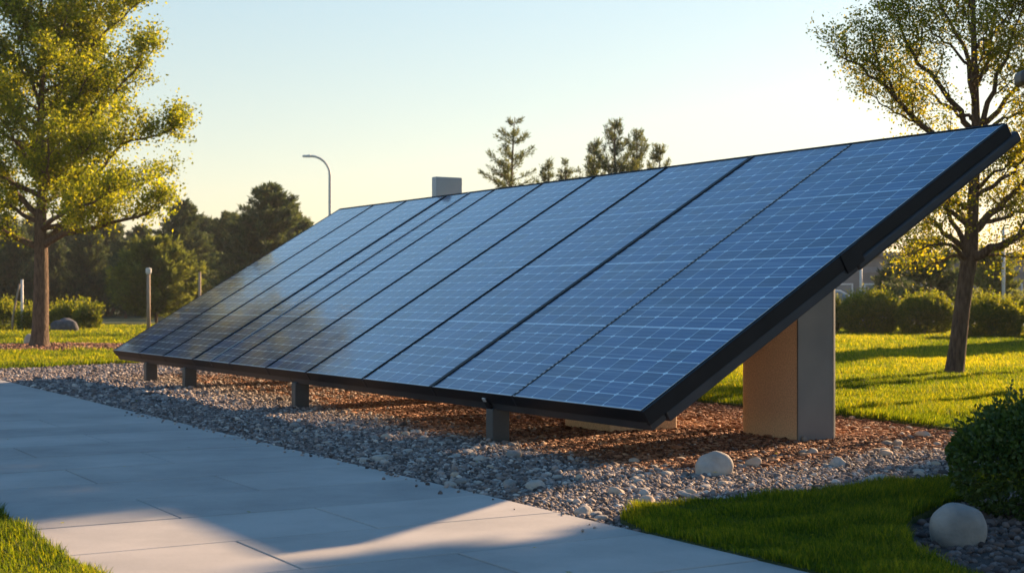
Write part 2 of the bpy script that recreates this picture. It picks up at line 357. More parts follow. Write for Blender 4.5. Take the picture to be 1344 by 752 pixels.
def broadleaf(name, base, limbs, trunk, r0, seed, leafm, leaf=.055, per=26, n2=9, n3=6, len2=.9, len3=.42, sig=.085):
    """trunk: polyline with radii; limbs: list of (polyline, r_start). returns root"""
    rng = np.random.default_rng(seed); base = np.array(base, float)
    root = empty(name, tuple(base))
    mb = MB(); pos = []
    tr = [np.array(p, float)-base for p, r in trunk]
    mb.tube(tr, [r*.84 for p, r in trunk], 12)
    cl = []
    for pts, r in limbs:
        pts = [np.array(p, float)-base for p in pts]
        # refine with wiggle
        fine = []
        for k in range(len(pts)-1):
            for j in range(3):
                q = pts[k]*(1-j/3)+pts[k+1]*(j/3); fine.append(q+rng.normal(size=3)*.025*(j > 0))
        fine.append(pts[-1]); pts = fine
        L = sum(np.linalg.norm(pts[i+1]-pts[i]) for i in range(len(pts)-1))
        mb.tube(pts, [max(.008, r*(1-.85*i/(len(pts)-1))) for i in range(len(pts))], 7)
        m2 = int(n2*max(.5, L/2.4))
        for j in range(m2):
            t_ = .22+.78*(j+rng.random())/m2; p, d = at_path(pts, min(t_, .999))
            s = rng.normal(size=3); s -= d*s.dot(d); s /= np.linalg.norm(s); s[2] = abs(s[2])*.6+.05
            dd = d*.75+s*.85; l2 = len2*(1.05-.5*t_)*rng.uniform(.6, 1.25)
            q = curve_pts(p, dd, l2, 5, .25, rng, .25)
            mb.tube(q, [max(.004, r*.30*(1-.8*i/5)*(1-.4*t_)) for i in range(6)], 5, False)
            for k in range(n3):
                tt = .15+.85*(k+rng.random())/n3; p3, d3 = at_path(q, min(tt, .999))
                s3 = rng.normal(size=3); s3[2] += .25; dd3 = d3*.6+s3*.6
                q3 = curve_pts(p3, dd3, len3*rng.uniform(.5, 1.2), 3, .15, rng, .3)
                mb.tube(q3, [.005, .004, .003, .002], 3, False)
                for u in np.linspace(.25, 1, 4):
                    cl.append(at_path(q3, min(u, .999))[0])
    mb.build('trunk', M['bark'], root, True)
    cl = np.array(cl); m = int(len(cl)*per/4)
    idx = rng.integers(0, len(cl), m)
    P = cl[idx]+rng.normal(size=(m, 3))*sig*(.5+1.1*rng.random((m, 1)))
    ctone = rng.random(len(cl)); tn = np.clip(.6*rng.random(m)+.4*ctone[idx], 0, 1)
    V, Fc, T = leaf_mesh(P, leaf, rng, tone=tn)
    mesh_np('crown', V, Fc, leafm, root, tone=T)
    print(name, 'leaves', m)
    return root

def conifer(name, base, height, radius, seed, whorls=22, per=9, tuft=.16, dens=1.0, lift=.25, clear=.08, leafm=None, wmin=.02, shape=1.0, aspect=.16, ragged=.35, bump_r=None):
    rng = np.random.default_rng(seed); root = empty(name, tuple(base)); mb = MB()
    bend = rng.normal(size=2)*.015*height
    tp = [np.array((bend[0]*(t_**2), bend[1]*(t_**2), height*t_)) for t_ in np.linspace(0, 1, 9)]
    mb.tube(tp, [max(.012, .018*height*(1-t_)+.012) for t_ in np.linspace(0, 1, 9)], 8)
    pts = []; dirs = []; tones = []
    for wv in range(whorls):
        f = (wv+rng.random()*.6)/whorls; t_ = clear+(1-clear)*f
        p0, _ = at_path(tp, min(t_, .995)); R_ = radius*((1-f)**(.75*shape))*(.25+.75*min(1, f*6+.35))+.03*height*.4
        for k in range(per):
            az = rng.random()*2*math.pi; L = R_*rng.uniform(1-ragged, 1.08)
            if rng.random() < .06: continue
            d = np.array((math.cos(az), math.sin(az), lift*rng.uniform(-.3, 1.2)+.35*f))
            q = curve_pts(p0, d, L, 5, lift*1.4, rng, .12)
            mb.tube(q, [max(.004, .006*height*(1-f)*(1-.8*i/5)+.004) for i in range(6)], 4, False)
            m = max(3, int(dens*26*L)); tb = rng.random()
            for u in rng.uniform(.12, 1, m):
                p, dd = at_path(q, min(u, .999)); s = rng.normal(size=3); s /= np.linalg.norm(s)
                off = s*rng.random()*.13*L*(1.1-u)
                pts.append(p+off); dirs.append(dd*1.0+s*.75+np.array((0, 0, .2))); tones.append(tb*.5+rng.random()*.5)
    mb.build('trunk', M['bark'], root, True)
    P = np.array(pts); D = np.array(dirs); T0 = np.array(tones)
    rep = 3; P = np.repeat(P, rep, 0)+rng.normal(size=(len(P)*rep, 3))*tuft*.22; D = np.repeat(D, rep, 0); T0 = np.repeat(T0, rep)
    V, Fc, T = leaf_mesh(P, tuft, rng, aspect=aspect, tone=T0, updir=D, jitter=.45)
    mesh_np('crown', V, Fc, leafm or M['needle'], root, tone=T)
    return root

def shrub(name, base, rx, ry, h, seed, n, leaf, mat, lumps=26, aspect=.6, base_gap=.0, sprigs=0, sprig_len=.15):
    rng = np.random.default_rng(seed); root = empty(name, tuple(base))
    mb = MB()
    for k in range(7):
        az = rng.random()*6.28; d = np.array((math.cos(az)*.6, math.sin(az)*.6, 1)); q = curve_pts((0, 0, 0), d, h*.75, 4, .1, rng)
        mb.tube(q, [.02*h+.006, .015*h+.005, .01*h+.004, .006*h+.003, .004], 5, False)
    mb.build('stem', M['bark'], root, True)
    # direction samples over a lumpy dome
    d = rng.normal(size=(n, 3)); d /= np.linalg.norm(d, axis=1)[:, None]; d[:, 2] = np.abs(d[:, 2])*np.where(rng.random(n) < .22, -1, 1)
    lc = rng.normal(size=(lumps, 3)); lc /= np.linalg.norm(lc, axis=1)[:, None]
    dots = d@lc.T; f = 1+.15*np.clip((dots.max(1)-.86)/.14, -1, 1)
    r = f*np.where(rng.random(n) < .75, 1-np.abs(rng.normal(size=n))*.07, rng.random(n)**.5)
    P = d*r[:, None]*np.array((rx, ry, h*.52))+np.array((0, 0, h*.5)); P[:, 2] = np.maximum(P[:, 2], base_gap+.01)
    tone = np.clip(rng.random(n)*.7+.3*(dots.max(1)-.7)/.3, 0, 1)
    if sprigs:
        k = sprigs; e = rng.normal(size=(k, 3)); e[:, 2] = np.abs(e[:, 2])+.4; e /= np.linalg.norm(e, axis=1)[:, None]
        B = e*np.array((rx, ry, h*.52))*.97+np.array((0, 0, h*.5)); up = e*.5+np.array((0, 0, .8))+rng.normal(size=(k, 3))*.25
        m = 14; L = rng.random((k, 1, 1))*sprig_len*1.3; t_ = rng.random((k, m, 1))
        Q = (B[:, None, :]+up[:, None, :]*L*t_+rng.normal(size=(k, m, 3))*leaf*.3).reshape(-1, 3)
        P = np.concatenate([P, Q]); d = np.concatenate([d, np.repeat(up, m, 0)]); tone = np.concatenate([tone, rng.random(k*m)*.5+.5])
    V, Fc, T = leaf_mesh(P, leaf, rng, aspect=aspect, tone=tone, updir=d*.8, jitter=.7)
    mesh_np('foliage', V, Fc, mat, root, tone=T)
    return root

def copy_tree(o, loc, rz, sc=1.0):
    c = o.copy(); COL.objects.link(c); c.location = loc; c.rotation_euler = (0, 0, rz); c.scale = (sc, sc, sc) if not hasattr(sc, '__len__') else sc
    for ch in list(o.children):
        k = ch.copy(); COL.objects.link(k); k.parent = c
    return c

# ------------------------------------------------------------------ grass blades
def inpoly(px_, py_, poly):
    inside = np.zeros(len(px_), bool); n = len(poly); j = n-1
    for i in range(n):
        xi, yi = poly[i]; xj, yj = poly[j]
        if yi != yj:
            c = ((yi > py_) != (yj > py_)) & (px_ < (xj-xi)*(py_-yi)/(yj-yi)+xi); inside ^= c
        j = i
    return inside
def vnoise(x, y, sc, seed):
    """cheap smooth 2D noise from a few sines"""
    rng = np.random.default_rng(seed); v = np.zeros(len(x))
    for k in range(7):
        a = rng.random()*6.28; f = sc*rng.uniform(.6, 1.8); v += np.sin((x*math.cos(a)+y*math.sin(a))*f+rng.random()*6.28)
    return v/7
def grass(name, poly_local, bbox, dens_fn, hgt, seed, z=.03, label=None, lim=400000, clear=None):
    rng = np.random.default_rng(seed)
    x0, x1, y0, y1 = bbox; area = (x1-x0)*(y1-y0)
    dmax = max(dens_fn(max(y0, .1)), dens_fn(y1)); n = int(area*dmax); n = min(n, 12000000)
    X = rng.uniform(x0, x1, n); Y = rng.uniform(y0, y1, n)
    ok = (np.abs(X)/np.maximum(Y, .1) < 672/F+3.2/np.maximum(Y, .1)) & (rng.random(n) < np.vectorize(dens_fn)(Y)/dmax)
    X, Y = X[ok], Y[ok]; lx, ly = toL(X, Y); ok = inpoly(lx, ly, poly_local); X, Y = X[ok], Y[ok]
    if clear is not None: k = ~clear(X, Y); X, Y = X[k], Y[k]
    if len(X) > lim: X, Y = X[:lim], Y[:lim]
    n = len(X); tuftn = vnoise(X, Y, 9, seed+1)*.5+vnoise(X, Y, 2.2, seed+2)*.5
    H = hgt*(1+1.3*tuftn)*rng.uniform(.4, 1.3, n); Wd = np.maximum(.0042, Y*.00045)*rng.uniform(.7, 1.3, n)
    az = rng.uniform(0, 6.28, n); lean = rng.uniform(.1, .75, n); la = rng.uniform(0, 6.28, n)*.6+vnoise(X, Y, 1.5, seed+3)*3
    ca, sa = np.cos(az), np.sin(az); lx_, ly_ = np.cos(la)*lean, np.sin(la)*lean
    B = np.stack([X, Y, np.full(n, z)], 1); side = np.stack([ca, sa, np.zeros(n)], 1)*Wd[:, None]*.5
    mid = B+np.stack([lx_*H*.25, ly_*H*.25, H*.6], 1); tip = B+np.stack([lx_*H*.75, ly_*H*.75, H*(1-.25*lean)], 1)
    V = np.stack([B-side, B+side, mid+side*.8, mid-side*.8, tip], 1).reshape(-1, 3)
    k = np.arange(n)*5
    # quads + tri: use tris only
    Fc = np.stack([np.stack([k, k+1, k+2], 1), np.stack([k, k+2, k+3], 1), np.stack([k+3, k+2, k+4], 1)], 1).reshape(-1, 3)
    T = np.repeat(np.clip(.45+.35*vnoise(X, Y, .9, seed+5)+.3*tuftn+.8*(rng.random(n)-.5), 0, 1), 5)
    o = mesh_np(name, V, Fc, M['grass'], tone=T); tag(o, label, 'grass', kind='stuff'); print(name, n)
    return o
def ring_clear(X, Y):      # bare mulch ring round the left tree, trunk of the right tree
    a = ((X+10.6)/3.0)**2+((Y-33.4)/2.6)**2 < 1+.1*np.sin(X*5)
    return a
dl = lambda d: 7000*(13/max(d, 13))**1.9
grass('grass', LP_back, (-14, 17.5, 8.5, 27), dl, .070, 11, .03, 'bright green lawn grass bordering the gravel behind the panels', 600000, ring_clear)
grass('grass', LP_back, (-24, 20, 27, 60), dl, .08, 12, .03, 'sunlit mown grass farther back reaching the hedges and woods', 500000, ring_clear)
grass('grass', LP_front, (-1, 5, 5.2, 10), lambda d: 18000, .058, 13, .03, 'dark shaded tuft of grass between paving and round bush', 200000)
grass('grass', LP_left, (-5, -1.2, 4.5, 9), lambda d: 14000, .07, 14, .03, 'yellow green grass corner at the near left side of the paving', 200000)

# ------------------------------------------------------------------ gravel, bark chips, pebbles
def ico(sub):
    import bmesh
    bm = bmesh.new(); bmesh.ops.create_icosphere(bm, subdivisions=sub, radius=1); bm.verts.ensure_lookup_table()
    V = np.array([v.co[:] for v in bm.verts]); Fc = np.array([[v.index for v in f.verts] for f in bm.faces]); bm.free(); return V, Fc
def scatter(name, X, Y, size, mat, label, seed, sub=1, flat=(.5, .9), angular=.25, z=0.0, stretch=(1.0, 1.0), kind='stuff', zfn=None):
    rng = np.random.default_rng(seed); BV, BF = ico(sub); nv = len(BV); n = len(X)
    var = 12; VV = []
    for k in range(var):
        j = BV*(1+rng.normal(size=(nv, 1))*angular); VV.append(j)
    VV = np.array(VV); idx = rng.integers(0, var, n)
    sx = size*rng.uniform(.8, 1.35, n)*stretch[0]; sy = size*rng.uniform(.7, 1.0, n)*stretch[1]; sz = size*rng.uniform(flat[0], flat[1], n)
    P = VV[idx]*np.stack([sx, sy, sz], 1)[:, None, :]
    # random tilt about x then spin about z
    t_ = rng.normal(size=n)*.45; c, s = np.cos(t_)[:, None], np.sin(t_)[:, None]
    y_ = P[:, :, 1]*c-P[:, :, 2]*s; z_ = P[:, :, 1]*s+P[:, :, 2]*c; x_ = P[:, :, 0]
    a = rng.uniform(0, 6.28, n); c, s = np.cos(a)[:, None], np.sin(a)[:, None]
    zz = z+rng.uniform(-.2, .7, n)*size
    if zfn is not None: zz = zz+zfn(X, Y)
    Q = np.stack([x_*c-y_*s+X[:, None], x_*s+y_*c+Y[:, None], z_+zz[:, None]], 2).reshape(-1, 3)
    Fc = (BF[None]+(np.arange(n)*nv)[:, None, None]).reshape(-1, 3)
    o = mesh_np(name, Q, Fc, mat, smooth=(sub > 1), tone=np.repeat(rng.random(n), nv)); tag(o, label, name.replace('_', ' '), kind=kind); print(name, n)
    return o
rng0 = np.random.default_rng(77)
def rand_local(n, lx0, lx1, ly0, ly1):
    a = rng0.uniform(lx0, lx1, n); b_ = rng0.uniform(ly0, ly1, n)
    return a, b_
def bed_ok(lx, ly):
    bad = inpoly(lx, ly, LP_back) | inpoly(lx, ly, LP_front)
    return ~bad & (lx > PE+.012)
def chipzone(lx, ly):
    """soft 0..1 share of bark chips"""
    e = np.minimum(lx-.02-.5*np.clip(ly-3, 0, 4)/4+.22*np.sin(ly*2.3)*0.5, ly+.25+.25*np.sin(lx*2.1)-.25*np.clip(1.6-lx, 0, 3)*0.6)
    return np.clip(.5+e/.45, 0, 1)
def zf(X, Y): return np.where(toL(X, Y)[0] < PE, .030, .012*(vnoise(X, Y, 3.5, 9)+.5))
# grey gravel
parts = []
lx, ly = rand_local(195000, PE-.3, 4.6, -2.4, 7.5); m = (bed_ok(lx, ly) | ((lx < PE) & (rng0.random(len(lx)) < .05*np.exp((lx-PE)/.07)) & ~inpoly(lx, ly, LP_front))) & (rng0.random(len(lx)) > chipzone(lx, ly)*.97) & ((lx < 1.6) | (ly < 1.0)); a1 = lx[m], ly[m]
lx, ly = rand_local(110000, PE, 2.0, 7.5, 18.0); m = bed_ok(lx, ly) & (rng0.random(len(lx)) > chipzone(lx, ly)*.9*(ly < 13.6)); a2 = lx[m], ly[m]
for nm, (lx, ly), sz, lab, sd_ in (('gravel', a1, .0118, 'grey crushed gravel covering the near part of the bed by the paving', 21), ('gravel', a2, .0165, 'grey crushed gravel at the far left end of the bed', 22)):
    X, Y, _ = W(lx, ly); n = len(X)
    scatter(nm, X, Y, sz*np.random.default_rng(sd_).lognormal(0, .32, n), M['gravel'], lab, sd_, 1, angular=.17, zfn=zf)
lx, ly = rand_local(150000, -.5, 4.6, -1.6, 14.0); m = bed_ok(lx, ly) & (rng0.random(len(lx)) < chipzone(lx, ly)) & ((lx < 3.3) | (ly < 6))
X, Y, _ = W(lx[m], ly[m]); scatter('bark_mulch', X, Y, .0105*np.random.default_rng(3).lognormal(0, .3, len(X)), M['chips'], 'reddish brown bark chips spread beneath the panels and around the pillar', 31, 1, (.35, .7), .35, stretch=(1.7, .8), zfn=zf)
# pebbles under the round bush
lx, ly = rand_local(9000, -1.4, 3.3, -5.2, -1.4); m = ~inpoly(lx, ly, LP_front) & ~inpoly(lx, ly, LP_back) & inpoly(lx, ly, LP_mulch)
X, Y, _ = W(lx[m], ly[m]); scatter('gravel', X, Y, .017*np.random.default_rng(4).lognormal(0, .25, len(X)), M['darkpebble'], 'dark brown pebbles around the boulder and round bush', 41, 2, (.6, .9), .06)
# mulch ring of left tree
aa = rng0.uniform(0, 6.28, 9000); rr = np.sqrt(rng0.random(9000))
X = -10.6+2.95*rr*np.cos(aa); Y = 33.4+2.55*rr*np.sin(aa)
scatter('bark_mulch', X, Y, .03*np.random.default_rng(5).lognormal(0, .25, len(X)), M['chips'], 'ring of brown bark chips around the left tree', 51, 1, (.4, .7), .3, z=.045)

def stone_mesh(seed, sub=4, dims=(1, .8, .6), rough=.13):
    V, Fc = ico(sub); rng = random.Random(seed); o = Vector((rng.uniform(0, 50), rng.uniform(0, 50), rng.uniform(0, 50)))
    out = []
    for v in V:
        p = Vector(v); q = Vector([math.copysign(abs(c)**.95, c) for c in p])
        k = 1+rough*1.6*mnoise.noise(p*.8+o)+rough*.2*mnoise.noise(p*2.2+o)
        q = q*k; q.z = max(q.z, -.55)
        out.append((q.x*dims[0], q.y*dims[1], (q.z+.5)*dims[2]))
    me = bpy.data.meshes.new('stone'); me.from_pydata(out, [], Fc.tolist()); me.polygons.foreach_set('use_smooth', [True]*len(me.polygons)); me.update()
    return me
def stone(name, px_, py_, wpx, hpx, mat, label, cat, seed, rz=0, group=None, rough=.26):
    D = CH*F/(py_-HZ); x = (px_-672)/F*D; wm = wpx/F*D; hm = hpx/F*D
    me = stone_mesh(seed, 4, (wm/2, wm/2*.75, hm/1.5), rough); me.materials.append(mat)
    o = bpy.data.objects.new(name, me); COL.objects.link(o); o.location = (x, D+wm*.3, -hm*.06); o.rotation_euler = (0, 0, rz)
    return tag(o, label, cat, group)
stone('boulder', 938, 626, 50, 33, M['stone_pale'], 'large pale cream stone lying on gravel in front of the concrete pillar', 'stone', 3, .1)
stone('boulder', 1265, 719, 66, 62, M['stone_grey'], 'big smooth rounded boulder beside the dark bush at lower right', 'boulder', 8, .2, rough=.2)
named = [(991, 614, 20, 14, 'stone_warm', 'tan egg shaped stone just right of the large cream stone', 12),
         (1058, 598, 18, 9, 'stone_pale', 'left one of two touching stones on the chips in front of the pillar', 13),
         (1066, 599, 20, 11, 'stone_pale', 'right one of two touching stones on the chips in front of the pillar', 14),
         (1101, 616, 22, 16, 'stone_pale', 'pale upright stone at the shade edge right of the pillar', 15),
         (1150, 636, 30, 14, 'stone_pale', 'long white oval stone in the shaded gravel near the front grass', 16),
         (1163, 600, 22, 11, 'stone_warm', 'orange tinted flat stone in the sunlit chips before the lawn edge', 17),
         (1180, 586, 16, 10, 'stone_warm', 'warm brown stone halfway between pillar and lawn edge', 18),
         (1056, 580, 12, 8, 'stone_grey', 'small grey stone touching the foot of the metal clad pillar face', 19),
         (1213, 575, 18, 9, 'stone_pale', 'pale stone lying against the lawn edge above the bush', 20),
         (1125, 641, 18, 9, 'stone_grey', 'grey flat stone left of the long white oval stone', 21),
         (765, 678, 24, 15, 'stone_pale', 'pale sunlit stone nearest the paving edge in the bright gravel', 22),
         (850, 664, 26, 14, 'stone_warm', 'sunlit tan stone of a close pair near the tip of the front grass', 23),
         (846, 655, 18, 13, 'stone_pale', 'white stone behind the tan one near the tip of the front grass', 24),
         (809, 652, 20, 13, 'stone_warm', 'round tan stone left of the pair near the front grass', 25),
         (496, 608, 18, 13, 'stone_pale', 'right pale stone of a pair in the blue shade near the paving', 26),
         (477, 609, 17, 10, 'stone_pale', 'left pale stone of a pair in the blue shade near the paving', 27),
         (668, 641, 26, 12, 'stone_grey', 'flat grey stone in shaded gravel a little above the paving edge', 28),
         (704, 645, 24, 15, 'stone_pale', 'pale rounded stone in shade close to the sunlit gravel', 29),
         (630, 607, 18, 11, 'stone_pale', 'pale stone in shade directly below the near support post', 30),
         (675, 603, 24, 12, 'stone_grey', 'pale grey slanted stone lower right of the near support post', 31),
         (995, 661, 16, 9, 'stone_pale', 'small pale stone at the rim of the front grass', 32)]
for i, (a, b_, c, d, mt, lab, sd_) in enumerate(named):
    stone('stone', a, b_, c*1.05, d, M[mt], lab, 'stone', sd_, i*.7)
# loose pebbles, individually placed
protos = [stone_mesh(100+i, 3, (1, .8, .62)) for i in range(6)]
for i, p in enumerate(protos): p.materials.append(M[['stone_pale', 'stone_grey', 'stone_warm', 'stone_pale', 'stone_grey', 'stone_pale'][i]])
rp = random.Random(44); cnt = 0
def loose(n, box, group, label, smin=.018, smax=.042):
    k = 0; tries = 0
    while k < n and tries < 5000:
        tries += 1
        lx = rp.uniform(box[0], box[1]); ly = rp.uniform(box[2], box[3])
        if not bed_ok(np.array([lx]), np.array([ly]))[0] or lx < PE+.07: continue
        if 2.2 < lx < 2.95 and .9 < ly < 1.95: continue
        if box[4] and lx > .5 and ly > .6: continue
        r = rp.uniform(smin, smax)*(1 if rp.random() < .8 else 1.3)
        o = bpy.data.objects.new('pebble', rp.choice(protos)); COL.objects.link(o)
        o.location = W(lx, ly, .004); o.scale = (r, r*rp.uniform(.8, 1), r*rp.uniform(.7, .95)); o.rotation_euler = (rp.uniform(-.15, .15), rp.uniform(-.15, .15), rp.uniform(0, 6.28))
        tag(o, label, 'pebble', group); k += 1
loose(150, (PE, .1, -1.9, 4.5, 0), 'loose pebbles between paving and front beam', 'small pale pebble lying loose on grey gravel between paving and front beam', .02, .046)
loose(70, (-.2, 4.1, -1.6, .5, 0), 'loose pebbles by the pillar and lawn', 'small rounded pebble on the gravel between pillar, lawn and front grass')
loose(30, (3.3, 4.3, .4, 4, 0), 'loose pebbles along the lawn edge', 'small pebble along the lawn edge behind the concrete pillar', .02, .04)
loose(22, (PE, -.2, 4.5, 9.0, 0), 'loose pebbles in the far gravel', 'small pebble in the shaded gravel toward the far support posts', .02, .04)

# ------------------------------------------------------------------ the solar array
T = R(31.17); cT, sT = math.cos(T), math.sin(T); Z0 = .416; SL = 4.218; LEN = 13.3
arr = empty('solar_array', (AX, AY, 0), AR)
tag(arr, 'long tilted row of blue solar panels on posts above the gravel bed', 'solar panels')
def P(s, y, n=0): return (s*cT-n*sT, y, Z0+s*sT+n*cT)
def pbox(mb, s0, s1, y0, y1, n0, n1):
    return mb.hexa([P(s0, y0, n0), P(s1, y0, n0), P(s1, y1, n0), P(s0, y1, n0), P(s0, y0, n1), P(s1, y0, n1), P(s1, y1, n1), P(s0, y1, n1)])
cuts = [0, 1.74, 3.135, 4.56, 5.955, 7.11, 8.30, 8.98, 9.64, 10.88, 12.0, 13.3]
cells = [7, 6, 6, 6, 5, 5, 3, 3, 5, 5, 5]
ga = [0, .008, .03, .022, .022, .020, .018, .010, .026, .018, .018, 0]      # half width of the joint at each cut
for i in range(11):
    y0 = cuts[i]+(ga[i] if i else .0); y1 = cuts[i+1]-(ga[i+1] if i < 10 else 0)
    fr = MB(); lip = .014
    pbox(fr, 0, lip, y0, y1, -.09, .004); pbox(fr, SL-lip, SL, y0, y1, -.09, .004)
    pbox(fr, lip, SL-lip, y0, y0+lip*.6, -.09, .004); pbox(fr, lip, SL-lip, y1-lip*.6, y1, -.09, .004)
    pan = fr.build('solar_panel', M['black_metal'], arr)
    gl = MB(); a, b_ = y0+lip*.6+.001, y1-lip*.6-.001; s0, s1 = lip+.001, SL-lip-.001
    pbox(gl, s0, s1, a, b_, -.05, 0); o = gl.build('glass', M['solar'], pan)
    me = o.data; me.materials.append(M['backsheet']); uvl = me.uv_layers.new(name='UVMap')
    for pl in me.polygons:
        top = pl.normal.z > .5
        if pl.normal.z < -.5: pl.material_index = 1
        for li in pl.loop_indices:
            v = me.vertices[me.loops[li].vertex_index].co
            s = v.x*cT+(v.z-Z0)*sT
            uvl.data[li].uv = ((v.y-a)/(b_-a)*cells[i]+10*i, (s-s0)/(s1-s0)*28)
    e = MB(); pbox(e, .002, .010, y0+.004, y1-.004, .0042, .0075)     # bright bottom lip
    if i == 0: pbox(e, .012, SL-.012, y0+.002, y0+.010, .0042, .0075)
    e.build('edge_trim', M['alu'], pan)
# seams
for i, k in enumerate(ga[1:-1], 1):
    c = cuts[i]; mb = MB()
    if i == 1:
        pbox(mb, .01, SL-.01, c-.006, c+.006, -.06, .003)
        o = mb.build('seam_strip', M['beam'], arr)
        rg = random.Random(6); kn = MB(); s = .05
        while s < SL-.05:
            l = rg.uniform(.012, .03); wq = rg.uniform(.006, .012); pbox(kn, s, s+l, c-wq, c+wq, .0035, .008); s += l+rg.uniform(.018, .03)
        kn.build('clip_row', M['alu'], o)
    elif i == 7:
        pbox(mb, .0, SL, c-.0095, c+.0095, -.06, .012); mb.build('seam_strip', M['alu'], arr)
    else:
        pbox(mb, -.003, SL+.003, c-k+.001, c+k-.001, -.088, .010 if k > .025 else -.004); mb.build('seam_strip', M['black_metal'], arr)
# front beam under the panels, with short joints
for (a, b_) in ((-.004, 6.55), (6.558, 13.31)):
    mb = MB(); pbox(mb, .012, .16, a, b_, -.168, -.093); mb.build('front_beam', M['beam'], arr, bevel=.006)
for k in range(1, 11):
    mb = MB(); pbox(mb, -.004, -.0005, cuts[k]-.006, cuts[k]+.006, -.088, -.002); mb.build('joint_cover', M['beam'], arr)
# near side fascia: lower length and upper length
mb = MB(); pbox(mb, -.002, 2.16, -.03, -.003, -.112, .002); mb.build('side_fascia', M['black_metal'], arr, bevel=.003)
mb = MB(); pbox(mb, 2.163, SL+.01, -.026, -.003, -.105, .004); mb.build('side_fascia', M['black_metal'], arr, bevel=.003)
mb = MB(); pbox(mb, 2.10, 2.30, -.042, -.0265, -.150, .008); mb.build('splice_plate', M['black_metal'], arr, bevel=.004)
mb = MB(); pbox(mb, .165, 2.22, -.022, .07, -.190, -.114); mb.build('side_beam', M['beam'], arr, bevel=.008)
mb = MB(); pbox(mb, 2.225, SL+.11, -.028, .075, -.205, -.108); mb.build('side_beam', M['beam'], arr, bevel=.03, seg=4)
mb = MB(); pbox(mb, .17, SL, LEN-.07, LEN+.02, -.17, -.093); mb.build('side_beam', M['beam'], arr, bevel=.006)
mb = MB(); pbox(mb, -.002, SL+.01, LEN+.003, LEN+.02, -.092, .004); mb.build('side_fascia', M['black_metal'], arr, bevel=.003)
for s in (1.2, 2.45, 3.9):
    mb = MB(); pbox(mb, s, s+.07, .09, LEN-.09, -.175, -.093); mb.build('purlin', M['beam'], arr)
mb = MB(); pbox(mb, SL+.0005, SL+.012, .0, LEN, -.09, .009); mb.build('ridge_trim', M['black_metal'], arr)
# thin front posts
for i, ly in enumerate((2.16, 6.4, 10.15, 11.86)):
    x0, x1, wy = .065, .225, .115
    h0 = Z0+(x0/cT)*sT-.172/cT+.03; h1 = Z0+(x1/cT)*sT-.172/cT+.03
    mb = MB(); mb.hexa([(x0, ly, -.05), (x1, ly, -.05), (x1, ly+wy, -.05), (x0, ly+wy, -.05), (x0, ly, h0), (x1, ly, h1), (x1, ly+wy, h1), (x0, ly+wy, h0)])
    mb.build('support_post', M['post_steel'], arr, bevel=.006)
# bolted clamp on the beam above the near post
mb = MB(); pbox(mb, -.012, .012, 2.18, 2.26, -.15, -.045); cl = mb.build('clamp', M['black_metal'], arr, bevel=.01, seg=3)
mb = MB(); pbox(mb, -.018, -.004, 2.195, 2.245, -.075, -.038); mb.build('bolt', M['alu'], cl, bevel=.006, seg=3)
# concrete pillars carrying the frame
def pillar(x0, x1, y0, y1, rl, name='pillar', mat=None, drop=.19, z0=-.05):
    pts = []
    rads = {0: rl[0], 1: rl[1], 2: rl[2], 3: rl[3]}     # corners: (x0,y0),(x1,y0),(x1,y1),(x0,y1)
    cs = [(x0, y0, 180), (x1, y0, 270), (x1, y1, 0), (x0, y1, 90)]
    for k, (cx, cy, a0) in enumerate(cs):
        r = rads[k]; sx = 1 if cx == x0 else -1; sy = 1 if cy == y0 else -1; ox, oy = cx+sx*r, cy+sy*r
        m = 8 if r > .02 else 3
        for j in range(m+1):
            a = R(a0+90*j/m); pts.append((ox+r*math.cos(a), oy+r*math.sin(a)))
    n = len(pts); V = [(x, y, z0) for x, y in pts]+[(x, y, Z0+x/cT*sT-drop/cT) for x, y in pts]
    Fc = [[i, (i+1) % n, (i+1) % n+n, i+n] for i in range(n)]+[list(range(n))[::-1], list(range(n, 2*n))]
    return V, Fc
V, Fc = pillar(2.34, 2.80, 1.045, 1.88, (.004, .10, .16, .20)); pil = mesh_np('pillar', V, Fc, M['concrete'], arr)
def shade_smooth_by_angle(o):
    me = o.data; me.polygons.foreach_set('use_smooth', [True]*len(me.polygons))
    m = o.modifiers.new('es', 'EDGE_SPLIT'); m.split_angle = R(35)
shade_smooth_by_angle(pil)
# metal cladding wrapped on the near end
V = []; prof = [(2.336, 1.052), (2.336, 1.036)]+[(2.336+(2.70-2.336)*1.0, 1.036)]+[(2.70+.106*math.sin(R(a)), 1.142-.106*math.cos(R(a))) for a in range(15, 91, 15)]+[(2.806, 1.20)]
inner = [(2.806-.004, 1.20)]+[(2.70+.102*math.sin(R(a)), 1.142-.102*math.cos(R(a))) for a in range(90, 14, -15)]+[(2.70, 1.040), (2.340, 1.040), (2.340, 1.052)]
ring = prof+inner; n = len(ring)
V = [(x, y, -.05) for x, y in ring]+[(x, y, Z0+x/cT*sT-.195/cT) for x, y in ring]
Fc = [[i, (i+1) % n, (i+1) % n+n, i+n] for i in range(n)]
o = mesh_np('cladding', V, Fc, M['plate'], pil); shade_smooth_by_angle(o)
for (x0, x1, y0, y1) in ((1.45, 2.20, 2.5, 3.25), (1.9, 2.5, 6.5, 7.1), (1.9, 2.5, 10.6, 11.2)):
    V, Fc = pillar(x0, x1, y0, y1, (.03, .03, .03, .03)); shade_smooth_by_angle(mesh_np('pillar', V, Fc, M['concrete'], arr))
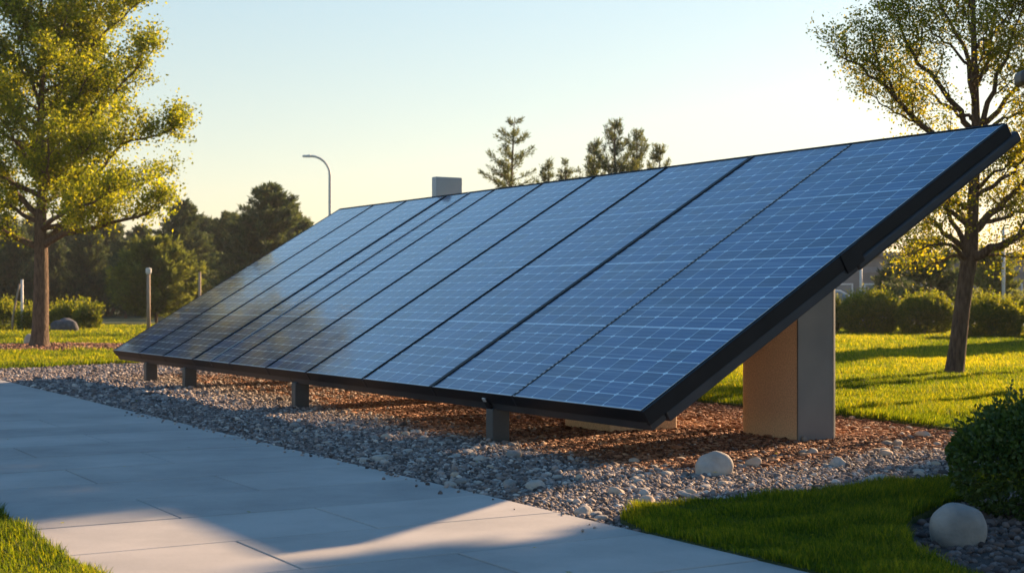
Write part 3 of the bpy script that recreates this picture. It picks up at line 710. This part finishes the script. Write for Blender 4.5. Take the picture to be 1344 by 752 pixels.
# slim cabinet rising behind the ridge
cab = empty('equipment_cabinet', W(3.93, 10.24, 0), AR); tag(cab, 'slim grey box rising behind the ridge of the panels', 'cabinet')
mb = MB(); mb.box(-.21, .21, -.065, .065, -.03, 2.90); mb.build('housing', M['cabinet'], cab, bevel=.004)
mb = MB(); mb.box(-.206, .206, -.061, .061, 2.901, 2.906); mb.build('lid', M['cabinet'], cab, bevel=.004)

# ------------------------------------------------------------------ street furniture
def street_lamp(px_, ytop, D, reach_px, label, group=None, mat='grey_paint', flip=-1):
    b0 = pxw(px_, HZ, D); b0[2] = 0; H = CH+(HZ-ytop)/F*D; L = reach_px/F*D
    r = empty('street_lamp', tuple(b0)); tag(r, label, 'street lamp', group)
    mb = MB(); rad = min(L*.7, .9)
    pts = [(0, 0, 0), (0, 0, H*.5), (0, 0, H-rad)]+[(flip*rad*(1-math.cos(R(a))), 0, H-rad+rad*math.sin(R(a))) for a in range(15, 91, 15)]
    mb.tube(pts, [.085, .07, .06]+[.05]*6, 10); mb.build('pole', M[mat], r, True)
    mb = MB(); e = pts[-1][0]; mb.hexa([(e, -.09, H-.06), (flip*L, -.07, H-.05), (flip*L, .07, H-.05), (e, .09, H-.06), (e, -.07, H+.06), (flip*L, -.05, H+.03), (flip*L, .05, H+.03), (e, .07, H+.06)])
    mb.build('lamp_head', M[mat], r, bevel=.02)
    mb = MB(); mb.tube([(0, 0, 0), (0, 0, .25)], [.15, .12], 10); mb.build('base', M[mat], r)
    return r
street_lamp(433, 205, 60, 36, 'tall curved street lamp beyond the array at the centre left', mat='white_paint')
# lamp whose head just enters at the right edge
D = 15.0; b0 = pxw(1440, HZ, D); hz = CH+(HZ-103)/F*D
r = empty('area_lamp', (b0[0], D, 0)); tag(r, 'dark lamp head poking in at the right edge beside the right tree', 'lamp')
mb = MB(); mb.tube([(0, 0, 0), (0, 0, hz+.1)], [.06, .05], 10); mb.build('pole', M['beam'], r, True)
mb = MB(); mb.box(-.82, -.06, -.14, .14, hz-.075, hz+.075); mb.build('lamp_head', M['post_steel'], r, bevel=.05, seg=4)
mb = MB(); mb.box(-.76, -.2, -.1, .1, hz-.085, hz-.0755); mb.build('lens', M['white_paint'], r)
mb = MB(); mb.tube([(0, 0, 0), (0, 0, .2)], [.11, .09], 10); mb.build('base', M['beam'], r)

def bollard_post(px_, y0, y1, D, mat, label, cat='post', wd=.12, cap=False, name='post'):
    b0 = pxw(px_, HZ, D); H = CH+(HZ-y1)/F*D; r = empty(name, (b0[0], D, 0)); tag(r, label, cat)
    mb = MB(); mb.tube([(0, 0, -.02), (0, 0, H)], [wd*.5, wd*.45], 10); mb.build('shaft', M[mat], r, True)
    mb = MB()
    if cap: mb.tube([(0, 0, H-.02), (0, 0, H+.03), (0, 0, H+.16), (0, 0, H+.18)], [wd*.5, wd*.72, wd*.72, wd*.3], 12)
    else: mb.tube([(0, 0, H-.005), (0, 0, H+.03)], [wd*.55, wd*.4], 10)
    mb.build('cap', M['white_paint' if cap else mat], r)
    return r
bollard_post(195, 432, 359, 46, 'wood_post', 'slim path light post with pale cap on the lawn left of the array', 'light post', .13, True, 'light_post')
bollard_post(262, 0, 358, 58, 'wood_post', 'plain brown post showing just above the far edge of the panels', 'post', .12)
r = bollard_post(29, 0, 368, 50, 'white_paint', 'thin white post left of the left tree with a bent stake leaning on it', 'post', .10)
st = MB(); st.tube([(-.32, 0, .0), (-.29, 0, .5), (-.2, 0, 1.0), (-.04, -.06, 1.65)], [.04, .04, .035, .03], 8)
o = st.build('stake', M['wood_post'], None, True); o.location = (pxw(29, HZ, 50)[0], 49.93, 0); tag(o, 'bent wooden stake leaning against the thin white post', 'stake')
bollard_post(1130, 0, 335, 50, 'white_paint', 'slim pale pole behind the leftmost round hedge bushes', 'pole', .10, name='pole')
bollard_post(1317, 0, 300, 50, 'white_paint', 'white pole behind the hedge right of the right tree trunk', 'pole', .13, name='pole')

# ------------------------------------------------------------------ building and cars beyond the hedge
bl = empty('building', (30, 80, 0)); tag(bl, 'low grey flat roofed building beyond the hedge on the right', 'building')
mb = MB(); mb.box(-14.5, 30, 0, 14, -.02, 3.4); wl = mb.build('wall', M['wall'], bl)
mb = MB(); mb.box(-14.8, 30.3, -.3, 14.3, 3.402, 3.65); mb.build('roof', M['roof'], bl, bevel=.03)
mb = MB(); mb.box(-14.53, 30.02, -.05, -.002, 2.55, 2.85); mb.build('trim_band', M['grey_paint'], bl)
for k in range(14):
    x = -13.8+k*3.1
    mb = MB(); 
    for (a, b_, c, d) in ((x, x+2.5, .75, .83), (x, x+2.5, 1.87, 1.95), (x, x+.08, .832, 1.868), (x+2.42, x+2.5, .832, 1.868), (x+1.21, x+1.29, .832, 1.868)):
        mb.box(a, b_, -.07, -.003, c, d)
    wf = mb.build('window', M['white_paint'], bl)
    mb = MB(); mb.box(x+.081, x+2.419, -.03, -.004, .831, 1.869); mb.build('pane', M['window'], wf)
mb = MB(); mb.box(-1.85, -.85, -.06, -.003, 0, 2.1); mb.build('door', M['grey_paint'], bl)

def car(loc, rz, paint, label):
    r = empty('parked_car', loc, rz); tag(r, label, 'car', 'cars parked behind the hedge')
    prof = [(-2.15, .32), (-2.2, .62), (-2.05, .86), (-1.55, .93), (-.95, 1.36), (-.3, 1.46), (.5, 1.44), (1.15, 1.02), (1.95, .88), (2.2, .62), (2.2, .34)]
    V = []; Fc = []; n = len(prof)
    for k, (yy, sc) in enumerate(((-.86, 0), (-.80, 1), (.80, 1), (.86, 0))):
        for x, z in prof:
            ins = .14*max(0, (z-.9)/.56)
            V.append((x*(.985 if not sc else 1), yy*(1) + (ins if yy < 0 else -ins), z-(0 if sc else .02)))
    for k in range(3):
        for i in range(n):
            j = (i+1) % n; Fc.append([k*n+i, k*n+j, (k+1)*n+j, (k+1)*n+i])
    Fc.append(list(range(n))[::-1]); Fc.append([3*n+i for i in range(n)])
    bd = mesh_np('body', V, Fc, paint, r, True); m = bd.modifiers.new('es', 'EDGE_SPLIT'); m.split_angle = R(28)
    for s in (-1, 1):
        g_ = MB(); y = s*.80
        pts = [(-1.35, .95), (-.88, 1.30), (-.28, 1.385), (.42, 1.37), (.92, 1.02)]
        def yy(z): return s*(.868-.14*max(0, (z-.9)/.56))
        a = [(x, yy(z), z) for x, z in pts]; b2 = [(x, yy(z)-s*.02, z) for x, z in pts]
        g_.add(a+b2, [[0, 1, 2, 3, 4] if s < 0 else [4, 3, 2, 1, 0]]+[[i, (i+1) % 5, 5+(i+1) % 5, 5+i] for i in range(5)])
        g_.build('side_window', M['window'], r)
    for x0, z0, x1, z1, nm in ((.56, 1.42, 1.10, 1.06, 'windscreen'), (-1.0, 1.34, -1.46, 1.0, 'rear_window')):
        g_ = MB(); o_ = .012
        g_.add([(x0, -.62, z0+o_), (x0, .62, z0+o_), (x1, .72, z1+o_), (x1, -.72, z1+o_)], [[0, 1, 2, 3]]); g_.build(nm, M['window'], r)
    for x in (-1.35, 1.35):
        for s in (-1, 1):
            w_ = MB(); w_.tube([(x, s*.70, .32), (x, s*.89, .32)], .32, 20); wo = w_.build('wheel', M['rubber'], r)
            w_ = MB(); w_.tube([(x, s*.885, .32), (x, s*.9, .32)], .19, 14); w_.build('rim', M['alu'], wo)
    for s in (-1, 1):
        w_ = MB(); w_.box(2.17, 2.215, s*.62-.16, s*.62+.16, .60, .74); w_.build('headlight', M['white_paint'], r)
    return r
c1 = car((16.8, 60, .05), R(8), M['car_white'], 'white car seen over the hedge behind the small pine')
c2 = car((13.3, 62, .05), R(4), M['car_blue'], 'pale blue car behind the leftmost hedge bush')

# ------------------------------------------------------------------ near bush, hedges, far shrubs
t = shrub('round_bush', (2.93, 7.98, .0), .46, .46, .575, 5, 24000, .030, M['box_leaf'], 45, .6, 0, 420, .09)
tag(t, 'dark round boxwood bush at the right edge behind the smooth boulder', 'bush')
hz_spec = [(1085, 24, 392, 439, 'small hedge bush just right of the metal clad pillar'), (1150, 42, 388, 440, 'first full rounded hedge bush right of the pillar'),
           (1221, 38, 391, 441, 'rounded hedge bush directly left of the right tree trunk'), (1310, 42, 397, 446, 'long hedge bush at the right edge right of the tree trunk'), (1392, 44, 396, 447, 'hedge bush beyond the right edge of the picture')]
for i, (cx, hw, yt, yb, lab) in enumerate(hz_spec[:4]):
    D = CH*F/(yb-HZ); rx = hw/F*D*.92; h = (yb-yt)/F*D*.93
    b0 = pxw(cx, HZ, D); t = shrub('hedge_bush', (b0[0], D+rx*.7, .03), rx, rx*.8, h, 60+i, 34000, .07, M['hedge_leaf'], 40, .5, 0, 420, .22)
    tag(t, lab, 'hedge bush', 'rounded hedge bushes along the car park')
t = shrub('hedge_bush', (pxw(1400, HZ, 42)[0], 43, .03), 1.1, .9, 1.15, 69, 12000, .075, M['hedge_leaf'], 40, .5, 0, 300, .25); tag(t, 'hedge bush just past the right edge of the view', 'hedge bush', 'rounded hedge bushes along the car park')
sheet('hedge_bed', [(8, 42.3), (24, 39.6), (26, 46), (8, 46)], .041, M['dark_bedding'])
sh = [(8, 405, 435, 46, 'bushy shrub at the left edge beyond the lawn'), (90, 408, 433, 29, 'yellow green shrub behind the left tree trunk hugging a grey rock'), (112, 412, 434, 16, 'low straggly shrub right of the rock shrub'), (38, 418, 436, 16, 'small low shrub between the left shrub and the tree trunk')]
for i, (cx, yt, yb, hw, lab) in enumerate(sh):
    D = CH*F/(yb-HZ); rx = hw/F*D; h = (yb-yt)/F*D; b0 = pxw(cx, HZ, D)
    if i == 0: b0 = pxw(-20, HZ, D)
    t = shrub('shrub', (b0[0], D+rx*.6, .03), rx, rx*.7, h, 80+i, 9000 if i < 2 else 3500, .09, M['hedge_leaf'], 26, .5, 0, 260, .3)
    tag(t, lab, 'shrub')
me = stone_mesh(91, 4, (.42, .25, .32), .35); me.materials.append(M['stone_dark']); o = bpy.data.objects.new('rock', me); COL.objects.link(o)
o.location = (pxw(78, HZ, 49)[0], 49.6, .02); tag(o, 'dark grey rock half covered by the shrub behind the left tree', 'rock')
me = stone_mesh(92, 4, (.13*1.1, .12, .16), .15); me.materials.append(M['stone_pale']); o = bpy.data.objects.new('stone', me); COL.objects.link(o)
o.location = (pxw(34, HZ, 35.3)[0], 35.6, .04); o.scale = (1.0, 1.0, 1.15); tag(o, 'small white stone on the lawn left of the left tree trunk', 'stone')

# ------------------------------------------------------------------ the two foreground trees
def radial_limbs(base, z0, z1, n, L0, L1, seed, r0, up=.5, azfn=None, el0=.15, el1=.9, org=None):
    rng = np.random.default_rng(seed); out = []
    for i in range(n):
        f = (i+.5*rng.random())/n; z = z0+(z1-z0)*f; az = i*2.399+rng.random()*.7
        L = (L0*(1-f)+L1*f)*rng.uniform(.8, 1.15); el = el0+(el1-el0)*f
        o_ = org(z) if org else (base[0], base[1])
        q = curve_pts((o_[0], o_[1], z), (math.cos(az)*math.cos(el), math.sin(az)*math.cos(el), math.sin(el)), L, 5, up*(1-f)*.6, rng, .18)
        out.append((q, r0*(1-.6*f)))
    return out
D = 33.8
lb = pxw(52, 458, D); lb[2] = .03
trunkL = [(pxw(51, 463, D), .42), (pxw(52, 455, D), .31), (pxw(52, 446, D), .26), (pxw(53, 430, D), .23), (pxw(54, 380, D), .21), (pxw(54, 330, D), .19), (pxw(53, 300, D), .16), (pxw(56, 240, D), .13), (pxw(52, 170, D), .10), (pxw(57, 80, D), .07), (pxw(54, 0, D), .045), (pxw(55, -60, D), .02)]
limL = [([pxw(55, 325, D), pxw(85, 306, D-.3), pxw(130, 298, D-.5), pxw(180, 285, D-.7), pxw(215, 268, D-.6)], .09),
        ([pxw(55, 315, D), pxw(95, 285, D+.2), pxw(120, 235, D+.3), pxw(160, 190, D+.3), pxw(205, 178, D+.2), pxw(238, 165, D)], .08),
        ([pxw(54, 330, D), pxw(20, 312, D), pxw(-20, 300, D-.3), pxw(-70, 290, D)], .09),
        ([pxw(53, 290, D), pxw(30, 262, D), pxw(10, 230, D), pxw(-30, 190, D+.4), pxw(-60, 120, D)], .08),
        ([pxw(56, 235, D), pxw(90, 190, D-.4), pxw(120, 150, D-.6), pxw(160, 110, D-.8), pxw(205, 60, D-.9)], .075),
        ([pxw(56, 240, D), pxw(70, 180, D), pxw(90, 110, D+.5), pxw(120, 40, D+.8), pxw(150, -20, D+.9)], .07),
        ([pxw(54, 200, D), pxw(20, 150, D+.4), pxw(-20, 70, D+.5), pxw(-50, 0, D)], .07),
        ([pxw(56, 150, D), pxw(100, 90, D+.3), pxw(140, 40, D+.2), pxw(190, 0, D)], .06),
        ([pxw(56, 140, D), pxw(30, 70, D-.5), pxw(10, 0, D-.6)], .05),
        ([pxw(54, 300, D), pxw(75, 285, D-1), pxw(110, 270, D-1.9), pxw(150, 250, D-2.4)], .07)]
limL += radial_limbs(lb, 2.7, 7.8, 26, 2.7, 1.6, 2, .07, org=lambda z: (lb[0], D))
tL = broadleaf('tree', lb, limL, trunkL, .2, 1, M['leaf'], .078, 46, 9, 7, 1.0, .5, .085)
tag(tL, 'leafy yellow green tree with thick trunk in a bark ring at left', 'tree')
D = 21.9
rb = pxw(1253, 495, D); rb[2] = .03
trunkR = [(pxw(1252, 499, D), .27), (pxw(1252, 494, D), .21), (pxw(1253, 484, D), .175), (pxw(1257, 455, D), .155), (pxw(1262, 410, D), .145), (pxw(1268, 365, D), .14), (pxw(1273, 335, D), .15), (pxw(1276, 290, D), .11), (pxw(1279, 230, D), .095), (pxw(1281, 165, D), .08), (pxw(1279, 90, D), .06), (pxw(1277, 0, D), .04), (pxw(1280, -70, D), .015)]
limR = [([pxw(1272, 340, D), pxw(1300, 325, D-.2), pxw(1335, 312, D-.3), pxw(1370, 285, D-.4), pxw(1400, 240, D-.4)], .085),
        ([pxw(1276, 305, D), pxw(1300, 280, D+.2), pxw(1330, 255, D+.4), pxw(1365, 200, D+.5), pxw(1380, 130, D+.5)], .07),
        ([pxw(1271, 330, D), pxw(1245, 310, D), pxw(1225, 290, D), pxw(1205, 275, D)], .055),
        ([pxw(1272, 325, D), pxw(1248, 290, D+.3), pxw(1240, 255, D+.4), pxw(1215, 215, D+.5)], .05),
        ([pxw(1280, 175, D), pxw(1245, 130, D-.3), pxw(1205, 85, D-.4), pxw(1185, 45, D-.4), pxw(1175, 10, D-.4)], .05),
        ([pxw(1279, 210, D), pxw(1210, 165, D-.5), pxw(1175, 128, D-.7), pxw(1140, 100, D-.8), pxw(1098, 72, D-.9)], .055),
        ([pxw(1281, 170, D), pxw(1305, 120, D-.2), pxw(1325, 60, D-.2), pxw(1345, 0, D-.3)], .05),
        ([pxw(1281, 175, D), pxw(1320, 130, D+.4), pxw(1370, 80, D+.5), pxw(1410, 20, D+.5)], .05),
        ([pxw(1279, 130, D), pxw(1265, 60, D+.5), pxw(1235, 10, D+.7), pxw(1215, -30, D+.7)], .045),
        ([pxw(1279, 120, D), pxw(1300, 50, D+.5), pxw(1310, -20, D+.5)], .04),
        ([pxw(1175, 128, D-.7), pxw(1150, 70, D-.8), pxw(1141, 32, D-.8)], .025),
        ([pxw(1275, 300, D), pxw(1230, 262, D-1), pxw(1180, 225, D-1.6)], .045)]
limR += [([pxw(1273, 342, D), pxw(1250, 322, D-.3), pxw(1220, 322, D-.5), pxw(1188, 335, D-.6)], .04), ([pxw(1272, 350, D), pxw(1255, 335, D+.4), pxw(1230, 345, D+.7), pxw(1205, 352, D+.9)], .035),
         ([pxw(1278, 335, D), pxw(1300, 335, D+.5), pxw(1325, 338, D+.9), pxw(1350, 335, D+1)], .035), ([pxw(1276, 300, D), pxw(1255, 275, D+.6), pxw(1225, 250, D+1.1)], .04), ([pxw(1280, 250, D), pxw(1305, 225, D-.4), pxw(1335, 215, D-.8)], .04)]
limR += radial_limbs(rb, 2.2, 5.6, 13, 2.0, 1.3, 7, .045, org=lambda z: (pxw(1278, HZ, D)[0], D))
tR = broadleaf('tree', rb, limR, trunkR, .15, 4, M['leaf_green'], .047, 40, 10, 6, .72, .34, .08)
tag(tR, 'slender leaning tree with airy green gold crown right of the panels', 'tree')

# ------------------------------------------------------------------ conifers above the ridge and the woods
def place_conifer(px_, ytop, D, rad, label, name='pine_tree', **kw):
    b0 = pxw(px_, HZ, D); H = CH+(HZ-ytop)/F*D; t = conifer(name, (b0[0], D, .02), H, rad, **kw); tag(t, label, 'conifer'); return t
place_conifer(667, 156, 55, 2.7, 'tall pointed spruce rising alone above the middle of the ridge', 'spruce_tree', leafm=M['olive_needle'], seed=3, whorls=18, per=7, tuft=.15, dens=1.2, aspect=.17, lift=.22, clear=.06, ragged=.3)
place_conifer(722, 210, 58, 1.9, 'small conifer top just right of the tall spruce', seed=9, whorls=20, per=6, tuft=.18, dens=1.2, lift=.5, aspect=.17, leafm=M['olive_needle'])
place_conifer(745, 212, 58, 1.6, 'second small conifer top showing beside the tall spruce', seed=10, whorls=20, per=6, tuft=.18, dens=1.2, lift=.5, aspect=.17, leafm=M['olive_needle'])
for px_, yt, r_, sd_, lab in ((806, 160, 3.0, 21, 'highest middle top of the pine clump above the ridge'), (840, 170, 2.6, 22, 'pine with slanting top right of the clump centre'), (778, 182, 2.4, 23, 'leftmost pine of the clump above the ridge'), (862, 190, 2.3, 24, 'rightmost lower pine of the clump above the ridge')):
    place_conifer(px_, yt, 52+sd_ % 3, r_, lab, seed=sd_, whorls=15, per=7, tuft=.16, dens=1.25, lift=.85, aspect=.17, leafm=M['olive_needle'])
# individual woods trees: a few prototypes, then copies
dk = [conifer('pine_tree', (0, 0, 0), 7.0, 3.0, seed=31+i, whorls=20, per=12, tuft=.26, dens=1.5, lift=.3, clear=.08, aspect=.25, shape=.8, ragged=.5) for i in range(4)]
rw = random.Random(8)
spec = [(240, 268, 84, 'tall dark pine at the right end behind the left tree crown'), (352, 247, 78, 'broad dark pine left of the street lamp reaching over the panels'), (300, 283, 88, 'pine between the two tallest dark pines'),
        (277, 290, 92, 'narrow pine top showing through the gap in the woods'), (395, 292, 86, 'low pine next to the street lamp pole'), (330, 285, 92, 'dark pine partly hidden by the broad pine'), (205, 322, 66, 'sunlit yellow green pine behind the slim light post'), (165, 318, 80, 'dark pine left of the sunlit pine'),
        (118, 300, 84, 'dark pine behind the left tree low branches'), (70, 310, 88, 'dark pine directly behind the left tree trunk'), (20, 300, 82, 'dark pine behind the thin white post'), (-30, 290, 86, 'dark pine at the left edge of the woods'), (-90, 280, 84, ''), (-150, 290, 84, ''), (-220, 280, 88, ''),
        (225, 300, 95, 'pine deep in the woods right of the sunlit pine'), (140, 290, 96, 'pine deep in the woods above the sunlit pine'), (95, 290, 98, 'pine deep in the woods beside the left trunk'), (45, 285, 98, 'pine deep in the woods left of the left trunk'), (0, 285, 98, 'pine deep in the woods at the left edge'), (430, 318, 95, ''), (185, 300, 100, 'pine far back between trunk and sunlit pine'), (375, 275, 97, 'pine top right behind the broad pine'), (258, 285, 99, 'pine far back near the plain brown post')]
for i, (px_, yt, D, lab) in enumerate(spec):
    H = CH+(HZ-yt)/F*D; sc = H/7.0; b0 = pxw(px_, HZ, D); src = dk[i % 4]
    wd = 1.25 if i in (1,) else rw.uniform(.95, 1.3)
    if i == 6: t = conifer('pine_tree', (b0[0], D, .02), H, 2.6, seed=77, whorls=18, per=12, tuft=.26, dens=1.5, lift=.3, clear=.12, aspect=.25, shape=.7, leafm=M['sunlit_needle'])
    elif i < 4: t = src; t.location = (b0[0], D, .02); t.rotation_euler = (0, 0, rw.random()*6.28); t.scale = (sc*wd, sc*wd, sc)
    else: t = copy_tree(src, (b0[0], D, .02), rw.random()*6.28, (sc*wd, sc*wd, sc))
    tag(t, lab or 'conifer of the woods hidden or beyond the picture edge', 'pine tree', 'pines of the woods behind the lawn')
# shaded understorey closing the foot of the woods
for i, px_ in enumerate(range(-60, 430, 34)):
    D = 90+rw.uniform(-2, 6); b0 = pxw(px_, HZ, D)
    if i == 0: us = shrub('undergrowth_bush', (b0[0], D, .02), 1.7, 1.2, 2.6, 200, 7000, .16, M['needle'], 20, .5); t = us
    else: t = copy_tree(us, (b0[0], D, .02), rw.random()*6.28, (1, 1, rw.uniform(.75, 1.25)))
    tag(t, 'dark undergrowth bush at the foot of the woods behind the lawn', 'bush', 'undergrowth bushes at the foot of the woods')
# pines in front of the building
place_conifer(1222, 318, 50, 1.6, 'small spreading pine above the hedge between pillar and right tree', seed=41, whorls=11, per=10, tuft=.2, dens=.9, lift=.1, clear=.28, shape=.6, aspect=.3)
place_conifer(1172, 345, 54, 1.0, 'low pine left of the small spreading pine', seed=42, whorls=10, per=9, tuft=.2, dens=.9, lift=.15, clear=.2, shape=.6, aspect=.3)
place_conifer(1300, 330, 56, 1.3, 'golden lit pine behind the right tree trunk', seed=43, whorls=12, per=9, tuft=.2, dens=1.3, lift=.15, clear=.2, shape=.6, aspect=.3, leafm=M['sunlit_needle'])
# dense evergreen outside the frame on the right whose shade crosses the corner
t = conifer('evergreen_tree', (11.7, 14.5, .02), 13, 3.4, seed=55, whorls=40, per=16, tuft=.42, dens=1.3, lift=.1, clear=.03, aspect=.4, shape=.45, ragged=.12)
t_ever = t; tag(t, 'dense evergreen just outside the right side shading the near bush', 'evergreen')

# sibling of the right tree, just outside the frame: its crown shades the left of the paving
rb2 = (9.9, 21.3, .03)
lim2 = radial_limbs(rb2, 5.1, 7.5, 22, 1.15, .9, 17, .04)
t = broadleaf('tree', rb2, lim2, [((9.9, 21.3, -.1), .2), ((9.9, 21.3, 1.5), .14), ((9.95, 21.3, 4.5), .10), ((9.9, 21.3, 7.8), .02)], .15, 19, M['leaf_green'], .075, 60, 9, 6, .55, .3, .11)
tag(t, 'young green tree beyond the right edge of the picture', 'tree')

rb3 = (11.2, 25.5, .03)  # unseen tree, added so its high crown shades the left paving
lim3 = radial_limbs(rb3, 6.7, 9.6, 24, 1.9, 1.3, 23, .05)
t = broadleaf('tree', rb3, lim3, [((11.2, 25.5, -.1), .24), ((11.2, 25.5, 1.5), .17), ((11.25, 25.5, 6.5), .12), ((11.2, 25.5, 10.2), .02)], .15, 29, M['leaf_green'], .085, 60, 9, 6, .8, .4, .12)
tag(t, 'taller green tree added out of view at far right to shade the paving', 'tree')

hm_ = bpy.data.materials.new('haze'); hm_.use_nodes = True; ht = hm_.node_tree; ht.nodes.remove(ht.nodes['Principled BSDF'])
pv = ht.nodes.new('ShaderNodeVolumePrincipled'); pv.inputs['Color'].default_value = (.92, .95, 1.0, 1); pv.inputs['Density'].default_value = .00030; pv.inputs['Anisotropy'].default_value = .3
ht.links.new(pv.outputs[0], ht.nodes['Material Output'].inputs['Volume'])
mb = MB(); mb.box(-950, 950, -350, 1550, -1.1, 16.0); o = mb.build('haze', hm_); tag(o, 'faint warm evening haze over the whole park', 'haze', kind='stuff')

rf_ = np.random.default_rng(90); n = 260
lx = rf_.uniform(PW-.8, 4.2, n); ly = rf_.uniform(-3.5, 12, n); X, Y, _ = W(lx, ly)
k = (lx < PE-.05) & (rf_.random(n) < .35) | (lx > PE) & (rf_.random(n) < .6); X, Y, lx = X[k], Y[k], lx[k]
Pz = np.stack([X, Y, np.where((lx < PE) & (lx > PW), .031, .05)], 1); n = len(X)
V, Fc, T_ = leaf_mesh(Pz, .035, rf_, aspect=.55); V = V.reshape(n, 4, 3); V[:, :, 2] = Pz[:, 2][:, None]+np.abs(V[:, :, 2]-Pz[:, 2][:, None])*.18; V = V.reshape(-1, 3)
o = mesh_np('fallen_leaves', V, Fc, M['leaf_green'], tone=T_); tag(o, 'few dry yellow leaves fallen on gravel and paving', 'leaves', kind='stuff')

t = copy_tree(t_ever, (17.6, 39.2, .02), 1.3, (.55, .55, .52)); tag(t, 'smaller evergreen farther off beyond the right edge shading the lawn', 'evergreen')
